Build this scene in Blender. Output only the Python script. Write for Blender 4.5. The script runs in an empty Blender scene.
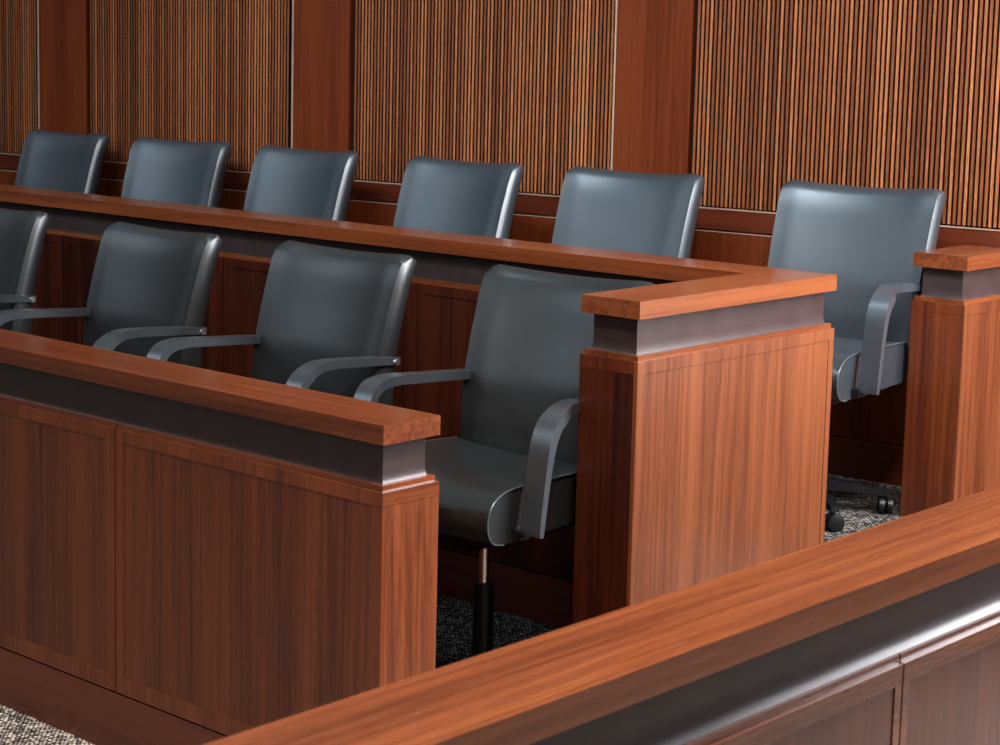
import bpy, bmesh, math, random
from mathutils import Vector, Matrix
random.seed(7)
col = bpy.context.scene.collection
ZO = 1.811                                   # the camera stands this high above the courtroom floor

# ------------------------------------------------------------------ helpers
def tag(o, label=None, cat=None, group=None, kind=None):
    if label: o['label'] = label
    if cat: o['category'] = cat
    if group: o['group'] = group
    if kind: o['kind'] = kind
    return o
def empty(name, loc, rz=0):
    o = bpy.data.objects.new(name, None); col.objects.link(o)
    o.location = loc; o.rotation_euler = (0, 0, rz); o.empty_display_size = .1
    return o
def link(name, bm, mat, parent=None, loc=(0, 0, 0), bevel=0, seg=2, smooth=True, angle=35):
    if bevel:
        es = [e for e in bm.edges if len(e.link_faces) == 2 and e.calc_face_angle(0) > .6]
        bmesh.ops.bevel(bm, geom=es, offset=bevel, segments=seg, profile=.5, affect='EDGES', clamp_overlap=True)
    bmesh.ops.recalc_face_normals(bm, faces=bm.faces)
    me = bpy.data.meshes.new(name); bm.to_mesh(me); bm.free()
    me.materials.append(mat)
    if smooth:
        for p in me.polygons: p.use_smooth = True
        me.set_sharp_from_angle(angle=math.radians(angle))
    o = bpy.data.objects.new(name, me); col.objects.link(o)
    o.location = loc
    if parent: o.parent = parent
    return o
def prism(bm, poly, z0, z1):
    lo = [bm.verts.new((x, y, z0)) for x, y in poly]; hi = [bm.verts.new((x, y, z1)) for x, y in poly]
    n = len(poly)
    bm.faces.new(lo[::-1]); bm.faces.new(hi)
    for i in range(n): bm.faces.new((lo[i], lo[(i+1) % n], hi[(i+1) % n], hi[i]))
def box(bm, x0, x1, y0, y1, z0, z1):
    prism(bm, [(x0, y0), (x1, y0), (x1, y1), (x0, y1)], z0, z1)
def coved(bm, polyf, z0, z1, ci=.004, ch=.03):  # flare is shaped so the foot of the band catches a highlight
    """band whose foot flares outward in a small cove; polyf(inset) gives the outline"""
    prof = [(z0, -ci), (z0+ch*.12, -ci*.62), (z0+ch*.35, -ci*.28), (z0+ch*.65, -ci*.07), (z0+ch, 0), (z1, 0)]
    rings = [[bm.verts.new((x, y, z)) for x, y in polyf(i)] for z, i in prof]
    n = len(rings[0]); bm.faces.new(rings[0][::-1]); bm.faces.new(rings[-1])
    for a, b in zip(rings, rings[1:]):
        for k in range(n): bm.faces.new((a[k], a[(k+1) % n], b[(k+1) % n], b[k]))
def cyl(bm, c, r, z0, z1, n=28, r2=None):
    r2 = r if r2 is None else r2
    lo = [bm.verts.new((c[0]+r*math.cos(2*math.pi*i/n), c[1]+r*math.sin(2*math.pi*i/n), z0)) for i in range(n)]
    hi = [bm.verts.new((c[0]+r2*math.cos(2*math.pi*i/n), c[1]+r2*math.sin(2*math.pi*i/n), z1)) for i in range(n)]
    bm.faces.new(lo[::-1]); bm.faces.new(hi)
    for i in range(n): bm.faces.new((lo[i], lo[(i+1) % n], hi[(i+1) % n], hi[i]))
def cylx(bm, x0, x1, y, z, r, n=16):
    a = [bm.verts.new((x0, y+r*math.cos(2*math.pi*i/n), z+r*math.sin(2*math.pi*i/n))) for i in range(n)]
    b = [bm.verts.new((x1, y+r*math.cos(2*math.pi*i/n), z+r*math.sin(2*math.pi*i/n))) for i in range(n)]
    bm.faces.new(a); bm.faces.new(b[::-1])
    for i in range(n): bm.faces.new((a[i], b[i], b[(i+1) % n], a[(i+1) % n]))
def tube(bm, pts, r, n=6):
    rings = []
    for i, p in enumerate(pts):
        p = Vector(p); t = (Vector(pts[min(i+1, len(pts)-1)]) - Vector(pts[max(i-1, 0)])).normalized()
        a = t.cross(Vector((0, .3, 1)) if abs(t.x) > .7 else Vector((1, .02, .01))).normalized(); b = t.cross(a)
        rings.append([bm.verts.new(p + r*(math.cos(2*math.pi*k/n)*a + math.sin(2*math.pi*k/n)*b)) for k in range(n)])
    for A, B in zip(rings, rings[1:]):
        for k in range(n): bm.faces.new((A[k], A[(k+1) % n], B[(k+1) % n], B[k]))
    bm.faces.new(rings[0]); bm.faces.new(rings[-1][::-1])
def interp(tab, x):
    for (a, u), (b, v) in zip(tab, tab[1:]):
        if x <= b: 
            t = max(0, (x-a)/(b-a)); return u + (v-u)*t
    return tab[-1][1]
def catmull(pts, k=6):
    out = []; P = [pts[0]] + list(pts) + [pts[-1]]
    for i in range(1, len(P)-2):
        for j in range(k):
            t = j/k
            out.append(tuple(.5*(2*P[i][d] + (P[i+1][d]-P[i-1][d])*t + (2*P[i-1][d]-5*P[i][d]+4*P[i+1][d]-P[i+2][d])*t*t
                        + (3*P[i][d]-P[i-1][d]-3*P[i+1][d]+P[i+2][d])*t**3) for d in range(len(P[i]))))
    out.append(tuple(pts[-1])); return out

# ------------------------------------------------------------------ materials
class N:
    def __init__(s, name):
        s.m = bpy.data.materials.new(name); s.m.use_nodes = True; s.t = s.m.node_tree
        s.b = s.t.nodes['Principled BSDF']
    def n(s, typ, **kw):
        o = s.t.nodes.new(typ)
        for k, v in kw.items(): setattr(o, k, v)
        return o
    def l(s, a, b): s.t.links.new(a, b)
    def ramp(s, fac, stops):
        r = s.n('ShaderNodeValToRGB'); e = r.color_ramp.elements
        while len(e) > 1: e.remove(e[-1])
        e[0].position = stops[0][0]; e[0].color = (*stops[0][1], 1)
        for p, c in stops[1:]:
            q = e.new(p); q.color = (*c, 1)
        s.l(fac, r.inputs[0]); return r.outputs[0]
    def noise(s, scale_vec, scale=1, detail=3, rough=.5, dist=0, offset=(0, 0, 0)):
        tc = s.n('ShaderNodeTexCoord'); mp = s.n('ShaderNodeMapping')
        mp.inputs['Scale'].default_value = scale_vec; mp.inputs['Location'].default_value = offset
        s.l(tc.outputs['Object'], mp.inputs[0])
        no = s.n('ShaderNodeTexNoise'); no.inputs['Scale'].default_value = scale
        no.inputs['Detail'].default_value = detail; no.inputs['Roughness'].default_value = rough
        no.inputs['Distortion'].default_value = dist
        s.l(mp.outputs[0], no.inputs['Vector']); return no.outputs['Fac']
    def math(s, op, a, b):
        o = s.n('ShaderNodeMath', operation=op)
        for i, v in enumerate((a, b)):
            if isinstance(v, (int, float)): o.inputs[i].default_value = v
            else: s.l(v, o.inputs[i])
        return o.outputs[0]
    def bump(s, h, strength, dist=.001):
        b = s.n('ShaderNodeBump'); b.inputs['Strength'].default_value = strength; b.inputs['Distance'].default_value = dist
        s.l(h, b.inputs['Height']); s.l(b.outputs[0], s.b.inputs['Normal'])

def wood(name, axis='z', dark=(.085, .020, .008), mid=(.20, .052, .018), light=(.36, .115, .038), rough=.3, off=(0, 0, 0), coat=.25, broad=9, contrast=1, dist=.4):
    w = N(name)
    def sv(a, b):
        return {'z': (a, a, b), 'x': (b, a, a), 'y': (a, b, a)}[axis]
    f1 = w.noise(sv(broad, .35 if dist < 1 else 1.2), 1, 2, .5, dist, off)          # broad ribbons
    f2 = w.noise(sv(70, 1.6), 1, 3, .6, .3, off)             # streaks
    f3 = w.noise(sv(420, 22), 1, 2, .6, 0, off)              # pores
    a = w.math('MULTIPLY', f1, .44*contrast); b = w.math('MULTIPLY', f2, .46*contrast); c = w.math('MULTIPLY', f3, .22)
    s = w.math('ADD', w.math('ADD', a, b), w.math('ADD', c, .52*(1-.82*contrast) - .06))
    colr = w.ramp(s, [(.34, dark), (.5, mid), (.68, light)])
    w.l(colr, w.b.inputs['Base Color'])
    w.b.inputs['Roughness'].default_value = rough
    w.b.inputs['Coat Weight'].default_value = coat; w.b.inputs['Coat Roughness'].default_value = .18
    w.bump(f3, .12, .0006)
    return w.m

PD, PM, PL = (.040, .010, .005), (.098, .024, .010), (.19, .052, .018)
wood_panel = wood('mahogany_veneer_vertical', 'z', PD, PM, PL, .34)
wood_panel_b = wood('mahogany_veneer_vertical_warm', 'z', (.042, .011, .005), (.105, .031, .013), (.20, .066, .026), .36, off=(3, 7, 1), broad=13)
wood_rail_x = wood('mahogany_rail_along_row', 'x', (.055, .014, .006), (.115, .030, .011), (.21, .060, .021), .27, off=(1, 2, 3), coat=.4)
wood_rail_y = wood('mahogany_rail_crosswise', 'y', (.055, .014, .006), (.118, .034, .013), (.22, .070, .026), .27, off=(5, 1, 2), coat=.4)
wood_frame = wood('mahogany_frame_veneer', 'z', (.075, .018, .008), (.14, .035, .013), (.23, .062, .020), .34, off=(9, 4, 4))
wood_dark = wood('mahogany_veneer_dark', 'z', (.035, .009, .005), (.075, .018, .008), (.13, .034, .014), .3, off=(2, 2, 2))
wood_shaded = wood('mahogany_veneer_shaded', 'z', (.013, .003, .002), (.032, .007, .004), (.080, .019, .008), .34, off=(4, 8, 2))  # same mahogany, with the shade on inner faces darkened into the colour
wood_end = wood('mahogany_wavy_grain', 'z', (.045, .011, .005), (.115, .030, .011), (.235, .070, .024), .34, off=(3, 1, 1), broad=16, dist=1.6)
wood_wall = wood('mahogany_wall_panel', 'z', (.060, .012, .005), (.105, .023, .008), (.155, .038, .012), .5, off=(2, 9, 5), contrast=1, coat=0)
wood_wall_x = wood('mahogany_wall_rail', 'x', (.042, .010, .005), (.075, .017, .008), (.11, .026, .011), .34, off=(6, 5, 5))
wood_plinth = wood('mahogany_plinth', 'x', (.065, .016, .008), (.115, .028, .012), (.17, .042, .016), .36, off=(6, 2, 8))

def simple(name, c, rough=.4, metal=0, spec=.5, coat=0):
    w = N(name); w.b.inputs['Base Color'].default_value = (*c, 1); w.b.inputs['Roughness'].default_value = rough
    w.b.inputs['Metallic'].default_value = metal; w.b.inputs['Specular IOR Level'].default_value = spec
    w.b.inputs['Coat Weight'].default_value = coat
    return w
def grainy(name, c, rough, metal=0, amt=.2, bump=.1, bs=300, spec=.5):
    w = simple(name, c, rough, metal, spec)
    f = w.noise((1, 1, 1), 14, 3); g = w.noise((1, 1, 1), bs, 2)
    r = w.ramp(f, [(.3, tuple(x*(1-amt) for x in c)), (.7, tuple(x*(1+amt) for x in c))])
    w.l(r, w.b.inputs['Base Color']); w.bump(g, bump, .001)
    return w.m
band_mat = grainy('bronze_band', (.060, .042, .040), .33, .2, .12, .05)
leather = grainy('charcoal_leather', (.026, .033, .039), .38, 0, .10, .2, 420, .7)  # blue of the sky light on the upper row mixed into the colour
leather_shaded = grainy('shaded_leather', (.017, .019, .020), .38, 0, .10, .2, 420, .7)  # same leather, with the lower row's shade put into the colour
piping_mat = grainy('charcoal_piping', (.07, .082, .09), .34, 0, .1, .1)
def coat(m, w_, ior, ro):
    b = m.node_tree.nodes['Principled BSDF']; b.inputs['Coat Weight'].default_value = w_; b.inputs['Coat IOR'].default_value = ior; b.inputs['Coat Roughness'].default_value = ro
arm_mat = grainy('dark_grey_armrest', (.055, .063, .072), .33, .1, .08, .08, 500, .6)
black_mat = grainy('black_plastic', (.008, .008, .009), .4, 0, .1, .05)
chrome = grainy('chrome', (.9, .9, .9), .28, 1, .05, .0)
edge_line_mat = grainy('pale_edge_line', (.34, .23, .17), .4, 0, .1, .0)
gap_mat = grainy('dark_gap', (.006, .003, .002), .8, 0, .1, .0)

coat(leather, .6, 1.7, .40); coat(leather_shaded, .5, 1.6, .38); coat(arm_mat, .8, 1.7, .3); coat(piping_mat, .8, 1.7, .25)
def slat_material():
    w = N('mahogany_slats')
    tc = w.n('ShaderNodeTexCoord'); sp = w.n('ShaderNodeSeparateXYZ'); w.l(tc.outputs['Object'], sp.inputs[0])
    idx = w.math('FLOOR', w.math('DIVIDE', sp.outputs['X'], PITCH), 0)
    wn = w.n('ShaderNodeTexWhiteNoise', noise_dimensions='1D'); w.l(idx, wn.inputs['W'])
    f1 = w.noise((1.6, 1, .5), 1, 2); f2 = w.noise((220, 220, 12), 1, 3, .75); f3 = w.noise((300, 300, 60), 1, 2)
    s = w.math('ADD', w.math('MULTIPLY', wn.outputs['Value'], .22), w.math('ADD', w.math('MULTIPLY', f1, .22), w.math('ADD', w.math('MULTIPLY', f2, .42), w.math('MULTIPLY', f3, .22))))
    c = w.ramp(s, [(.34, (.09, .027, .011)), (.54, (.235, .078, .029)), (.74, (.46, .185, .078))])
    w.l(c, w.b.inputs['Base Color']); w.b.inputs['Roughness'].default_value = .45
    w.bump(f3, .2, .001)
    return w.m
PITCH = .0173
slat_mat = slat_material()

def carpet_material(k=1):
    w = N('woven_carpet')
    tc = w.n('ShaderNodeTexCoord'); mp = w.n('ShaderNodeMapping'); mp.inputs['Rotation'].default_value = (0, 0, .78)
    w.l(tc.outputs['Object'], mp.inputs[0])
    vo = w.n('ShaderNodeTexVoronoi'); vo.inputs['Scale'].default_value = 92; vo.inputs['Randomness'].default_value = .35
    w.l(mp.outputs[0], vo.inputs['Vector'])
    g = w.noise((1, 1, 1), 260, 2)
    sp = w.n('ShaderNodeSeparateColor'); w.l(vo.outputs['Color'], sp.inputs[0])
    s = w.math('SUBTRACT', w.math('ADD', w.math('MULTIPLY', sp.outputs[0], .35), w.math('MULTIPLY', g, .35)), w.math('MULTIPLY', vo.outputs['Distance'], .9))
    s = w.math('ADD', s, .45)
    c = w.ramp(s, [(.22, (.018*k, .015*k, .014*k)), (.42, (.13*k, .115*k, .105*k)), (.70, (.50*k, .46*k, .42*k))])
    w.l(c, w.b.inputs['Base Color']); w.b.inputs['Roughness'].default_value = .95; w.b.inputs['Specular IOR Level'].default_value = .1
    w.bump(vo.outputs['Distance'], .8, -.004)
    return w.m
carpet = carpet_material(1.9)  # lit outer floor, its brightness put into the colour
carpet_shaded = carpet_material(.55)  # same carpet, with the shade on the platforms put into the colour

wood_wall.node_tree.nodes['Principled BSDF'].inputs['Specular IOR Level'].default_value = .15
slat_mat.node_tree.nodes['Principled BSDF'].inputs['Specular IOR Level'].default_value = .3
# ------------------------------------------------------------------ measured layout (camera-relative heights + ZO)
x1, y1, z1 = -2.8343, 2.9054, -.8147+ZO
W_, T_, GI, GH = .1806, .044, .0234, .0914
S1H, S1O, S2O, LIP = .0133, .016, .023, .0318
x2, y2, y2b, z2 = -2.759, 3.7077, 4.6019, -.6057+ZO
x3, y3 = -2.7493, 5.3264
x4, z4, y4 = -1.4178, -.7886+ZO, 2.6157
F0, F1, F2 = 0.0, -1.7518+ZO, -1.438+ZO
PBO = -1.6458+ZO
yw, kw = 5.7433, .0691
A_, B_ = GI-S1O, GI-S2O
MOD = .945
XL = -9.6

# ------------------------------------------------------------------ floor and platforms
bm = bmesh.new(); box(bm, -11, 3.5, -3, 7.5, -.1, 0)
tag(link('floor', bm, carpet, smooth=False), kind='structure')
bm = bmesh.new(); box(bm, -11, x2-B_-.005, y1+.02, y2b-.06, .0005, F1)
tag(link('carpeted_platform', bm, carpet_shaded, smooth=False), kind='structure')
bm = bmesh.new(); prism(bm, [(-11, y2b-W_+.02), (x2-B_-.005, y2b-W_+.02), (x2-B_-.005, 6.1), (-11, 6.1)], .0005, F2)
tag(link('carpeted_platform', bm, carpet_shaded, smooth=False), kind='structure')

# ------------------------------------------------------------------ back wall
wall = empty('wall_back', (x2, yw, F0), math.atan(kw)); tag(wall, kind='structure')
wa, wb = -7.6, 4.2
WR1, WR2 = -.5559+ZO, -.6374+ZO
WTOP = 3.2
bm = bmesh.new(); box(bm, wa, wb, .02, .18, 0, WTOP)
link('wall_core', bm, gap_mat, wall, smooth=False)
pil = [(-6.47, -6.13), (-4.843, -4.502), (-3.195, -2.876), (-1.583, -1.258), (.06, .385), (1.70, 2.02), (3.33, 3.65)]
edges = [wa] + [v for p in pil for v in p] + [wb]
for a, b in pil:
    bm = bmesh.new(); box(bm, a+.004, b-.006, -.004, .03, WR1+.004, WTOP)
    link('pilaster', bm, wood_wall, wall, bevel=.0015)
    bm = bmesh.new(); box(bm, a-.0035, a, -.010, .02, WR1+.004, WTOP)
    link('edge_line', bm, edge_line_mat, wall)
for i in range(0, len(edges), 2):
    a, b = edges[i]+.006, edges[i+1]-.007
    if b-a < .05: continue
    bm = bmesh.new(); box(bm, a, b, .012, .03, WR1+.004, WTOP)
    n0 = math.ceil(a/PITCH); n1 = math.floor(b/PITCH)
    for k in range(n0, n1):
        box(bm, k*PITCH+.0035, (k+1)*PITCH-.0035, -.004, .013, WR1+.006, WTOP)
    o = link('slat_panel', bm, slat_mat, wall, smooth=False)
    o.data.materials.append(gap_mat)
    for k_, p in enumerate(o.data.polygons): p.material_index = 1 if (k_ < 6 or abs(p.normal.x) > .5) else 0
bm = bmesh.new(); box(bm, wa, wb, -.010, .03, WR2+.006, WR1-.0)
link('chair_rail', bm, wood_wall_x, wall, bevel=.003)
for zz, yy in ((WR1, -.012), (WR2, -.010)):  # highlights along the rail edges, painted as pale strips
    bm = bmesh.new(); box(bm, wa, wb, yy, .012, zz-.0035, zz+.0005)
    link('edge_line', bm, edge_line_mat, wall)
bm = bmesh.new(); box(bm, wa, wb, -.008, .03, F2+.135, WR2)
link('lower_panel', bm, wood_wall, wall, bevel=.002)
bm = bmesh.new(); box(bm, wa, wb, -.018, .025, 0, F2+.13)
link('baseboard', bm, wood_plinth, wall, bevel=.002)

# ------------------------------------------------------------------ panelled partitions
def framed(parent, O, face, a0, a1, c, z0, z1, mat, in_top=.0318, side=.033, bot=.045, name='panel', g0=.0024, g1=.0024):
    """a framed veneer panel; face = 'ym','yp','xp','xm' (outward normal), c = face plane, a0..a1 along"""
    d, t = .0022, .012
    def bx(bm, p0, p1, q0, q1, inset, thick):
        if face == 'ym': box(bm, p0-O[0], p1-O[0], c+inset-O[1], c+thick-O[1], q0-O[2], q1-O[2])
        if face == 'yp': box(bm, p0-O[0], p1-O[0], c-thick-O[1], c-inset-O[1], q0-O[2], q1-O[2])
        if face == 'xp': box(bm, c-thick-O[0], c-inset-O[0], p0-O[1], p1-O[1], q0-O[2], q1-O[2])
        if face == 'xm': box(bm, c+inset-O[0], c+thick-O[0], p0-O[1], p1-O[1], q0-O[2], q1-O[2])
    a0 += g0; a1 -= g1
    bm = bmesh.new(); bx(bm, a0+.001, a1-.001, z0+.001, z1-.001, d, t)
    p = link(name, bm, mat, parent, smooth=False)
    bm = bmesh.new()
    bx(bm, a0, a1, z1-in_top, z1, 0, t); bx(bm, a0, a1, z0, z0+bot, 0, t)
    bx(bm, a0, a0+side, z0+bot, z1-in_top, .0004, t); bx(bm, a1-side, a1, z0+bot, z1-in_top, .0004, t)
    link('panel_frame', bm, wood_frame if mat is wood_panel else wood_shaded if mat is wood_shaded else wood_rail_y if mat is wood_dark else mat, p, bevel=.0008, seg=1)
    return p

def partition_straight(name, label, x0, x1_, y0, ya, ztop, axis, zb_front, zb_back, joints, endface=True, front_first=None,
                       fronts=(), mat_cap=None, mat_panel=None, zfloor=0, cove=()):
    """rail along x or y. footprint = cap outline x0..x1_, y0..ya"""
    O = ((x0+x1_)/2, (y0+ya)/2, zfloor)
    r = empty(name, O); tag(r, label, 'partition')
    zc = ztop-T_; zg = zc-GH; zs = zg-S1H
    def b(nm, ins, z0, z1, mat, bev, parent=r):
        bm = bmesh.new(); box(bm, x0+ins-O[0], x1_-ins-O[0], y0+ins-O[1], ya-ins-O[1], z0-O[2], z1-O[2])
        return link(nm, bm, mat, parent, bevel=bev)
    b('cap_rail', 0, zc, ztop, mat_cap, .0032)
    bm = bmesh.new(); coved(bm, lambda i: [(x0+GI+i-O[0], y0+GI+i-O[1]), (x1_-GI-i-O[0], y0+GI+i-O[1]), (x1_-GI-i-O[0], ya-GI-i-O[1]), (x0+GI+i-O[0], ya-GI-i-O[1])], zg-.001-O[2], zc+.001-O[2], *cove)
    link('band', bm, band_mat, r, angle=50)
    if axis == 'x': segs = sorted([x0+A_, x1_-A_]+[c_ for c_ in joints if x0 < c_ < x1_])
    else: segs = sorted([y0+A_, ya-A_]+[c_ for c_ in joints if y0 < c_ < ya])
    for c0, c1 in zip(segs, segs[1:]):
        g_ = .0022; bm = bmesh.new()
        if axis == 'x': box(bm, c0+(g_ if c0 != segs[0] else 0)-O[0], c1-(g_ if c1 != segs[-1] else 0)-O[0], y0+A_-O[1], ya-A_-O[1], zs-O[2], zg-O[2])
        else: box(bm, x0+A_-O[0], x1_-A_-O[0], c0+(g_ if c0 != segs[0] else 0)-O[1], c1-(g_ if c1 != segs[-1] else 0)-O[1], zs-O[2], zg-O[2])
        link('bead_molding', bm, mat_cap, r, bevel=.0015)
    b('core', B_+.0125, zfloor+.001, zs-.001, gap_mat, 0)
    return r, O, zs

# --- front row rail
r, O, zs = partition_straight('jury_box_partition', 'long low mahogany partition in front of the lower row of chairs, its end post left of centre', XL, x1, y1, y1+W_, z1, 'x', 0, 0, [-3.7736-k*MOD for k in range(8)], mat_cap=wood_rail_x)
xs = [x1-B_]; xj = -3.7736
while xj > XL: xs.append(xj); xj -= MOD
xs.append(XL)
for a, b in zip(xs[1:], xs): framed(r, O, 'ym', a, b-(.0002 if b == xs[0] else 0), y1+B_, PBO, zs, wood_panel, g1=(0 if b == xs[0] else .0016))
for a, b in zip(xs[1:], xs): framed(r, O, 'yp', a, b, y1+W_-B_, F1+.145, zs, wood_panel)
bm = bmesh.new(); box(bm, x1-B_-.012-O[0], x1-B_-O[0], y1+B_+.0123-O[1], y1+W_-B_-O[1], 0.002, zs-LIP-O[2])
link('end_panel', bm, wood_end, r, bevel=.001)
bm = bmesh.new(); box(bm, x1-B_-.012-O[0], x1-B_+.0012-O[0], y1+B_-.0004-O[1], y1+W_-B_-O[1], zs-LIP+.0006-O[2], zs-.0002-O[2])
link('end_frame', bm, wood_rail_y, r, bevel=.0008)
bm = bmesh.new(); box(bm, XL-O[0], x1-B_-.013-O[0], y1+B_+.001-O[1], y1+B_+.014-O[1], 0.001, PBO-.005)
box(bm, XL-O[0], x1-B_-.013-O[0], y1+W_-B_-.014-O[1], y1+W_-B_-.001-O[1], F1+.001, F1+.14)
link('plinth', bm, wood_plinth, r, bevel=.0015)

# --- middle L-shaped partition with the return toward the camera
O = (x2-.4, y2b-W_/2, 0)
r = empty('jury_box_partition', O); tag(r, 'tall L-shaped mahogany partition between the two rows of chairs, turning forward at its right end', 'partition')
zc = z2-T_; zg = zc-GH; zs = zg-S1H
def Lpoly(ins, x0=XL):
    return ([(x0, y2b-W_+ins), (x2-W_+ins, y2b-W_+ins), (x2-ins, y2b-ins), (x0, y2b-ins)],
            [(x2-W_+ins, y2+ins), (x2-ins, y2+ins), (x2-ins, y2b-ins), (x2-W_+ins, y2b-W_+ins)])
def loc(poly): return [(x-O[0], y-O[1]) for x, y in poly]
xj2 = -5.1357
Pa, Pb = Lpoly(0, xj2+.0008)
bm = bmesh.new(); prism(bm, loc(Pa), zc, z2); link('cap_rail', bm, wood_rail_x, r, bevel=.0022)
bm = bmesh.new(); box(bm, XL-O[0], xj2-.0008-O[0], y2b-W_-O[1], y2b-O[1], zc, z2); link('cap_rail', bm, wood_rail_x, r, bevel=.0022)
bm = bmesh.new(); prism(bm, loc(Pb), zc, z2); link('cap_rail', bm, wood_rail_y, r, bevel=.0022)
Pa, Pb = Lpoly(GI, xj2+.018)
bm = bmesh.new(); prism(bm, loc(Pa), zg-.002, zc+.001); link('band', bm, band_mat, r, bevel=.0015)
bm = bmesh.new(); box(bm, XL-O[0], xj2+.017-O[0], y2b-W_+GI-O[1], y2b-GI-O[1], zg-.002, zc+.001); link('band', bm, band_mat, r, bevel=.0015)
bm = bmesh.new(); coved(bm, lambda i: loc(Lpoly(GI+i, XL)[1]), zg-.001, zc+.001); link('band', bm, band_mat, r, angle=50)
Pa, Pb = Lpoly(A_)
bm = bmesh.new(); prism(bm, loc(Pa), zs, zg); link('bead_molding', bm, wood_rail_x, r, bevel=.0015)
bm = bmesh.new(); prism(bm, loc(Pb), zs, zg); link('bead_molding', bm, wood_rail_y, r, bevel=.0015)
Pa, Pb = Lpoly(B_+.0125)
bm = bmesh.new(); prism(bm, loc(Pa), F1+.001, zs-.001); prism(bm, loc(Pb), F1+.001, zs-.001); link('core', bm, gap_mat, r, smooth=False)
# row-facing panels
PB2 = -1.565-.03+ZO
xs = [x2-W_+B_-.001]; xj = xj2+MOD*2+.018
while xj > XL: xs.append(xj); xj -= MOD
xs.append(XL)
for a, b in zip(xs[1:], xs): framed(r, O, 'ym', a, b, y2b-W_+B_, PB2, zs, wood_shaded)
for a, b in zip([*xs[1:]], [x2-B_-.012, *xs[1:-1]]): framed(r, O, 'yp', a, b, y2b-B_, F2+.13, zs, wood_panel)
# return: outer face, inner face, narrow end
framed(r, O, 'xp', y2+B_-.0006, y2b-B_, x2-B_, .13, zs, wood_panel_b, side=.024, g0=0, g1=0)
framed(r, O, 'xm', y2+B_+.012, y2b-W_-.002, x2-W_+B_, F1+.13, zs, wood_panel, side=.024)
bm = bmesh.new(); box(bm, x2-W_+B_+.0004-O[0], x2-B_-.0122-O[0], y2+B_-O[1], y2+B_+.012-O[1], .001, zs-LIP)
link('end_panel', bm, wood_shaded, r, bevel=.001)
bm = bmesh.new(); box(bm, x2-W_+B_-.0004-O[0], x2-B_-.0122-O[0], y2+B_-O[1], y2+B_+.012-O[1], zs-LIP+.0006, zs-.0002)
link('end_frame', bm, wood_panel, r, bevel=.0008)
bm = bmesh.new(); box(bm, x2-B_-.0118-O[0], x2-B_-O[0], y2+B_-O[1]+.0006, y2+B_-O[1]+.002, .001, zs-LIP)
box(bm, XL-O[0], x2-W_-O[0], y2b-W_+B_+.001-O[1], y2b-W_+B_+.014-O[1], F1+.001, PB2-.005)
box(bm, XL-O[0], x2-B_-.014-O[0], y2b-B_-.014-O[1], y2b-B_-.001-O[1], F2+.001, F2+.125)
box(bm, x2-B_-.014-O[0], x2-B_-.001-O[0], y2+B_+.004-O[1], y2b-B_-O[1], .001, .125)
box(bm, x2-W_+B_+.001-O[0], x2-W_+B_+.012-O[0], y2+B_+.013-O[1], y2b-W_-O[1], F1+.001, F1+.125)
link('plinth', bm, wood_plinth, r, bevel=.001)

# --- short partition on the right running to the wall
ye = 5.66
r, O, zs = partition_straight('jury_box_partition', 'short mahogany partition at the right edge, running back to the slatted wall', x3-W_, x3, y3, ye, z2, 'y', 0, 0, [], mat_cap=wood_rail_y)
framed(r, O, 'xp', y3+B_-.0006, ye, x3-B_, .13, zs, wood_panel_b, side=.024, g0=0)
framed(r, O, 'xm', y3+B_+.012, ye, x3-W_+B_, F2+.13, zs, wood_panel, side=.024)
bm = bmesh.new(); box(bm, x3-W_+B_+.0004-O[0], x3-B_-.0122-O[0], y3+B_-O[1], y3+B_+.012-O[1], F2+.001, zs-LIP)
link('end_panel', bm, wood_panel, r, bevel=.001)
bm = bmesh.new(); box(bm, x3-W_+B_-.0004-O[0], x3-B_-.0122-O[0], y3+B_-O[1], y3+B_+.012-O[1], zs-LIP+.0006, zs-.0002)
link('end_frame', bm, wood_panel, r, bevel=.0008)
bm = bmesh.new(); box(bm, x3-B_-.014-O[0], x3-B_-.001-O[0], y3+B_+.004-O[1], ye-O[1], .001, .125)
link('plinth', bm, wood_plinth, r, bevel=.001)

# --- foreground rail crossing the lower right corner
ya, yb = .2, 5.2
r, O, zs = partition_straight('courtroom_rail', 'long mahogany rail in the foreground running diagonally across the lower right corner', x4-W_, x4, ya, yb, z4, 'y', 0, 0, [y4+k*MOD for k in range(-2, 3)], mat_cap=wood_rail_y, cove=(.010, .045))
# rebuild molding with a joint: panels end at y4
ys = [ya]; yj = y4-2*MOD
while yj < yb-.1: ys.append(yj); yj += MOD
ys.append(yb)
for a, b in zip(ys, ys[1:]):
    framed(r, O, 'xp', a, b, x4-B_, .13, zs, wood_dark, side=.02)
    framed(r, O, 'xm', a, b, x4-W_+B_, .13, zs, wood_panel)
bm = bmesh.new()
box(bm, x4-B_-.014-O[0], x4-B_-.001-O[0], ya-O[1], yb-O[1], .001, .125)
box(bm, x4-W_+B_+.001-O[0], x4-W_+B_+.014-O[0], ya-O[1], yb-O[1], .001, .125)
link('plinth', bm, wood_plinth, r, bevel=.001)

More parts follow.
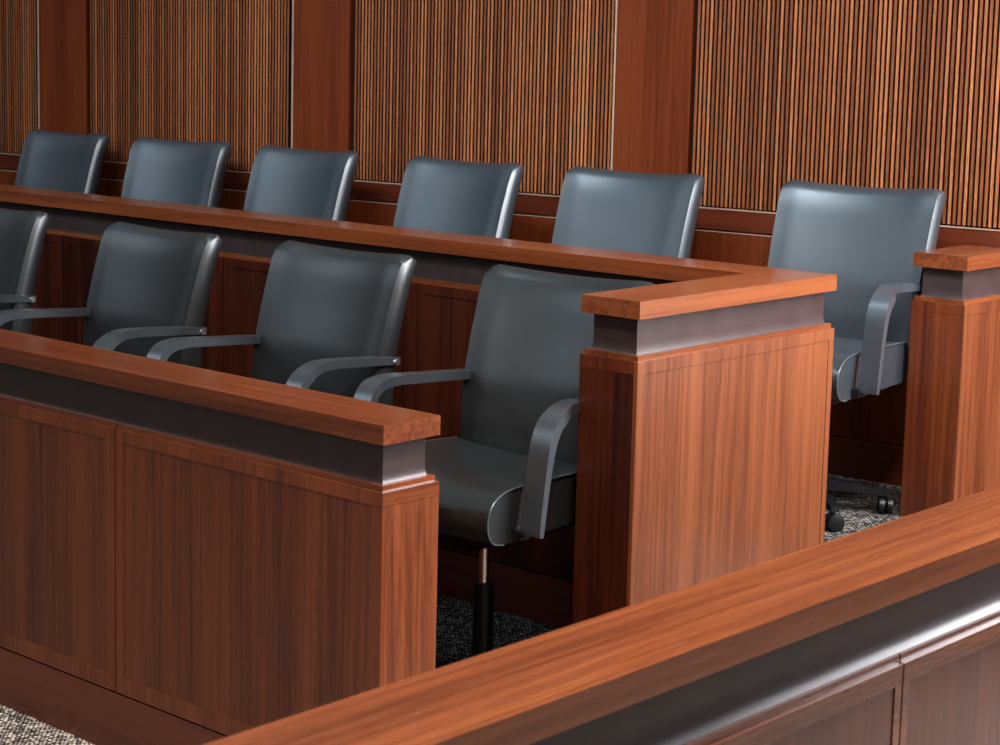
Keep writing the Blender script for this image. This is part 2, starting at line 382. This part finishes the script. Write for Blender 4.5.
# ------------------------------------------------------------------ chairs
WB = .545
def back_front(u, s):
    """front surface of the back rest; u -1..1, s 0..1; returns x, y, z(rel seat top)"""
    zr = -.045 + (.475+.045)*s
    y = interp([(-.06, .235), (.05, .238), (.17, .25), (.29, .282), (.40, .315), (.50, .352)], zr)
    y += .038*(1-u*u)*min(1, .35+s) - .0
    z = zr + .014*(u*u-1)*s**3 - .012*max(0, (abs(u)-.88)/.12)**2*s**8
    x = u*(WB/2)*(.965+.035*s)
    # rolled border around a slightly sunken centre
    e = max(0, (abs(u)-.76)/.24); y += .011*e*e*(3-2*e)*.8
    e = max(0, (s-.86)/.14); y += .006*e*e
    # rounded crown
    y += back_thick(s)*.5*(1-crown(s))
    return x, y, z
def crown(s):
    t = max(0, (s-CR)/(1-CR)); return max(.30, math.sqrt(max(0, 1-t*t*.93)))
CR = .945
def back_thick(s): return .084 - .022*s
def make_chair(hs, leather):
    root = empty('jury_chair', (0, 0, 0))
    # back rest: padded slab, open grid closed with sides and rolled edges
    nu, nv = 28, 24
    bm = bmesh.new(); F = []; R = []; SM = {}
    SS = [CR*j/20 for j in range(21)] + [CR+(1-CR)*t for t in (.3, .55, .75, .9, 1)]; nv = len(SS)-1
    for j in range(nv+1):
        s = SS[j]; fr = []; rr = []
        for i in range(nu+1):
            u = -1+2*i/nu
            x, y, z = back_front(u, s)
            fr.append(bm.verts.new((x, y, z+hs)))
            rr.append(bm.verts.new((x, y+back_thick(s)*crown(s)+.012*(1-abs(2*s-1)**4)*(1-u**4), z+hs-.004*s)))
        F.append(fr); R.append(rr)
    for j in range(nv):
        for i in range(nu):
            bm.faces.new((F[j][i], F[j][i+1], F[j+1][i+1], F[j+1][i])); bm.faces.new((R[j][i+1], R[j][i], R[j+1][i], R[j+1][i+1]))
    for i, sg in ((0, -1), (nu, 1)):
        mids = []
        for j in range(nv+1):
            e = min(1, .25+3*SS[j], .45+7*(1-SS[j]))
            mids.append([F[j][i]] + ([bm.verts.new(F[j][i].co.lerp(R[j][i].co, t)+Vector((sg*.0095*e*math.sin(math.pi*t)**.7, 0, 0))) for t in (.18, .34, .5, .66, .82)]) + [R[j][i]])
        for j in range(nv):
            for k in range(6): bm.faces.new((mids[j][k], mids[j][k+1], mids[j+1][k+1], mids[j+1][k]))
        SM[i] = mids
    for i in range(nu):
        for j in (0, nv):
            row = [F[j][i], F[j][i+1]] + (SM[nu][j][1:-1] if i == nu-1 else []) + [R[j][i+1], R[j][i]] + (SM[0][j][1:-1][::-1] if i == 0 else [])
            bm.faces.new(row)
    back = link('backrest', bm, leather, root, bevel=.009, seg=4, angle=50)
    for sgn in (-1, 1):
        bm = bmesh.new()
        pts = [back_front(sgn*.995, s_) for s_ in SS]
        tube(bm, [(p[0]+sgn*.0012, p[1]+.0105, p[2]+hs) for p in pts], .0022)
        link('piping', bm, piping_mat, back)
    # seat: profile in y-z pulled across x
    prof = [(-.16, 0), (-.20, -.008), (-.232, -.026), (-.25, -.055), (-.252, -.085), (-.243, -.112), (-.225, -.128), (-.19, -.135),
            (.20, -.130), (.235, -.11), (.245, -.08), (.245, -.03), (.225, -.006), (.18, .0), (.10, .001), (0, .0), (-.10, .002)]
    bm = bmesh.new(); nx = 14; rings = []
    for i in range(nx+1):
        u = -1+2*i/nx
        rings.append([bm.verts.new((u*.262*(1-.04*max(0, y/.25)), y - (.012*(1-u*u) if y < -.1 else 0), z+hs - (.010*(1-u*u) if z > -.03 else 0)+.006)) for y, z in prof])
    for a, b in zip(rings, rings[1:]):
        for k in range(len(prof)): bm.faces.new((a[k], b[k], b[(k+1) % len(prof)], a[(k+1) % len(prof)]))
    fa = bm.faces.new(rings[0][::-1]); fb = bm.faces.new(rings[-1])
    r1 = bmesh.ops.inset_region(bm, faces=[fa, fb], thickness=.022, depth=.010)
    bmesh.ops.recalc_face_normals(bm, faces=bm.faces)
    seat = link('seat', bm, leather, root, bevel=.006, seg=3, angle=50)
    for i in (0, -1):
        bm = bmesh.new()
        sg = -1 if i == 0 else 1
        pts = [(sg*.264*(1-.04*max(0, y/.25)), y*1.006, z+hs+.006) for y, z in prof]
        pts = pts[:8]+pts[11:]; pts = catmull(pts[::1], 2)
        q = catmull([(sg*.264*(1-.04*max(0, y/.25)), y*1.003, z+hs+.006) for y, z in [(.22, -.004), (.1, .001), (-.1, .002)]+prof[:8]], 3)
        tube(bm, q, .0022)
        link('piping', bm, piping_mat, seat)
    # seat pan and tilt mechanism
    bm = bmesh.new(); box(bm, -.21, .21, -.18, .20, hs-.150, hs-.124)
    link('seat_pan', bm, black_mat, root, bevel=.006)
    bm = bmesh.new(); box(bm, -.08, .08, -.10, .16, hs-.20, hs-.148); box(bm, -.05, .05, .12, .30, hs-.185, hs-.155)
    box(bm, -.045, .045, .27, .315, hs-.185, hs-.0)
    link('tilt_mechanism', bm, black_mat, root, bevel=.008)
    # arm rests
    path = catmull([(.335, .168, .022), (.27, .173, .023), (.15, .181, .024), (.05, .186, .025), (-.02, .184, .026), (-.070, .164, .027), (-.097, .121, .026), (-.112, .06, .023), (-.125, -.02, .020), (-.134, -.085, .018), (-.136, -.108, .014)], 5)
    for sgn in (-1, 1):
        bm = bmesh.new(); rings = []
        for i, (y, z, t) in enumerate(path):
            a = path[max(i-1, 0)]; b = path[min(i+1, len(path)-1)]
            ty, tz = b[0]-a[0], b[1]-a[1]; L = math.hypot(ty, tz); ny, nz = -tz/L, ty/L
            q_ = max(0, min(1, (i-12)/12)); w = .044 + .018*q_; xo = sgn*(.242 + .034*q_*q_*(3-2*q_))   # inner side of the strap
            xs_ = (xo, xo+sgn*w)
            rings.append([bm.verts.new((xs_[q], y+ny*t*e*1.0, z+hs+nz*t*e)) for q, e in ((0, -.5), (1, -.5), (1, .5), (0, .5))])
        for A, B in zip(rings, rings[1:]):
            for k in range(4): bm.faces.new((A[k], A[(k+1) % 4], B[(k+1) % 4], B[k]))
        bm.faces.new(rings[0]); bm.faces.new(rings[-1][::-1])
        arm = link('armrest', bm, arm_mat, root, bevel=.006, seg=3, angle=40)
        bm = bmesh.new(); cylx(bm, sgn*(WB/2-.02), sgn*.2905, .318, .166+hs, .0085)
        link('bolt', bm, chrome, arm, bevel=.003)
        bm = bmesh.new(); box(bm, sgn*.20, sgn*.285, -.155, -.115, hs-.122, hs-.098)
        link('arm_bracket', bm, black_mat, root, bevel=.004)
    # column and five-star base on casters
    bm = bmesh.new(); cyl(bm, (0, .05), .0135, hs-.335, hs-.17, 24)
    link('gas_lift', bm, chrome, root)
    bm = bmesh.new(); cyl(bm, (0, .05), .028, .07, hs-.325, 32, .0265)
    link('column', bm, black_mat, root, bevel=.003)
    bm = bmesh.new(); cyl(bm, (0, .05), .045, .065, .12, 32, .035)
    link('hub', bm, black_mat, root, bevel=.004)
    for k in range(5):
        a = 2*math.pi*k/5 + .576; c, s = math.cos(a), math.sin(a)
        bm = bmesh.new()
        sec = [(.03, .022, .075, .115), (.16, .018, .068, .095), (.27, .014, .058, .078)]
        rr = []
        for d, hw, z0, z1_ in sec:
            rr.append([bm.verts.new((d*c - q*hw*s, .05 + d*s + q*hw*c, z)) for q, z in ((-1, z0), (1, z0), (1, z1_), (-1, z1_))])
        for A, B in zip(rr, rr[1:]):
            for m in range(4): bm.faces.new((A[m], A[(m+1) % 4], B[(m+1) % 4], B[m]))
        bm.faces.new(rr[0]); bm.faces.new(rr[-1][::-1])
        leg = link('base_leg', bm, black_mat, root, bevel=.005)
        bm = bmesh.new(); cylx(bm, -.022, -.004, 0, 0, .027); cylx(bm, .004, .022, 0, 0, .027); cylx(bm, -.006, .006, 0, .006, .012); cyl(bm, (0, 0), .006, .01, .045, 12)
        bmesh.ops.rotate(bm, verts=bm.verts, cent=(0, 0, 0), matrix=Matrix.Rotation(a, 3, 'Z'))
        bmesh.ops.translate(bm, verts=bm.verts, vec=(.265*c, .05+.265*s, .027))
        link('caster', bm, black_mat, leg, bevel=.003)
    return root

def copy_tree(o, parent=None):
    c = o.copy(); col.objects.link(c)
    if parent: c.parent = parent
    for ch in list(o.children): copy_tree(ch, c)
    return c

def place(rows, floor, hs, group, mat):
    proto = make_chair(hs, mat)
    kids = list(rows)
    made = [proto] + [copy_tree(proto) for _ in kids[1:]]
    for o, (x, y, yaw, lab) in zip(made, kids):
        o.location = (x, y, floor); o.rotation_euler = (0, 0, yaw)
        tag(o, lab, 'chair', group)
place([
    (-7.255, 4.946, .006, 'charcoal leather armchair at the far left end of the upper row, against the wall'),
    (-6.432, 4.969, .084, 'charcoal leather armchair in the upper row, second from the left end'),
    (-5.679, 4.973, -.009, 'charcoal leather armchair in the upper row, third from left, under the second wood pilaster'),
    (-4.824, 4.968, -.033, 'charcoal leather armchair in the upper row, fourth from left, before slats only'),
    (-4.052, 5.031, .048, 'charcoal leather armchair in the upper row, below the rightmost flat wood pilaster'),
    (-3.186, 5.108, .07, 'charcoal leather armchair at the right end of the upper row, one armrest showing'),
], F2, .545, 'armchairs in the upper jury row', leather)
place([
    (-5.829, 3.593, -.012, 'grey leather armchair cut by the left picture edge, leftmost of the lower row'),
    (-4.882, 3.569, -.033, 'grey leather armchair in the lower row, second from left, behind the front partition'),
    (-4.074, 3.612, -.013, 'grey leather armchair in the lower row, third from left, beside the end chair'),
    (-3.227, 3.645, .017, 'grey leather armchair at the right end of the lower row, seat and chrome column showing'),
], F1, .678, 'armchairs in the lower jury row', leather_shaded)

# ------------------------------------------------------------------ light
def area(name, loc, target, sx, sy, power, color):
    L = bpy.data.lights.new(name, 'AREA'); L.shape = 'RECTANGLE'; L.size = sx; L.size_y = sy; L.energy = power; L.color = color
    o = bpy.data.objects.new(name, L); col.objects.link(o); o.location = loc
    o.rotation_euler = (Vector(target)-Vector(loc)).to_track_quat('-Z', 'Y').to_euler(); return o
def area_s(*a, spread=180):
    o = area(*a); o.data.spread = math.radians(spread); return o
area('unseen_side_light', (-.9, 5.3, 2.1), (-3.0, 4.3, 1.1), 1.8, 2.4, 270, (.90, .94, 1))  # unseen sidelight added in front of the solid wall, no window there
area('unseen_overhead_light', (-1.0, 2.8, 4.2), (-1.8, 3.4, .5), .5, .5, 90, (1, .96, .9))
area('unseen_overhead_light', (-1.2, 2.0, 3.9), (-1.35, 2.3, .9), .5, .5, 125, (1, .86, .72))  # second overhead lamp, added to brighten the foreground rail
area_s('unseen_overhead_light', (-4.6, 2.4, 4.3), (-5.0, 5.2, 1.3), 5.5, .4, 38, (.70, .86, 1), spread=60)  # cool fill added to brighten the upper chairs, not a known fixture
area('unseen_side_light', (-9.5, -1.0, 4.6), (-4.0, 5, 1.3), 4, 1.6, 60, (.72, .86, 1))  # blue light of unseen windows at the front left
area('unseen_side_light', (-4.0, -3.0, 3.4), (-4.0, 3, .4), 3.5, 1.2, 58, (.95, .96, 1))  # fill added on the camera side to brighten the front partition and carpet
w = bpy.data.worlds.new('world'); bpy.context.scene.world = w; w.use_nodes = True
nt = w.node_tree; bgn = nt.nodes['Background']
tc = nt.nodes.new('ShaderNodeTexCoord'); sx = nt.nodes.new('ShaderNodeSeparateXYZ'); nt.links.new(tc.outputs['Generated'], sx.inputs[0])
rp = nt.nodes.new('ShaderNodeValToRGB'); nt.links.new(sx.outputs['Z'], rp.inputs[0])
rp.color_ramp.elements[0].position = .05; rp.color_ramp.elements[0].color = (.20, .19, .19, 1)
rp.color_ramp.elements[1].position = .75; rp.color_ramp.elements[1].color = (.85, .95, 1, 1)
nt.links.new(rp.outputs[0], bgn.inputs[0]); bgn.inputs[1].default_value = .27

# ------------------------------------------------------------------ camera
cam = bpy.data.cameras.new('camera'); co = bpy.data.objects.new('camera', cam); col.objects.link(co)
r_ = Vector((0.72132853, 0.69238827, 0.01684122)); d_ = Vector((0.1051456, -0.08544134, -0.99077958)); f_ = Vector((-0.68456523, 0.71644836, -0.13443285))
M = Matrix((r_, -d_, -f_)).transposed().to_4x4(); M.translation = (0, 0, ZO)
co.matrix_world = M
cam.sensor_width = 36; cam.lens = 1918.3228*36/1000
cam.shift_x = (500-405.2371)/1000; cam.shift_y = (304.7807-372.5)/1000
cam.clip_start = .05
cam.dof.use_dof = True; cam.dof.focus_distance = 5.2; cam.dof.aperture_fstop = 11
bpy.context.scene.camera = co
sc = bpy.context.scene
sc.view_settings.view_transform = 'Standard'; sc.view_settings.look = 'Medium High Contrast'; sc.view_settings.exposure = 0
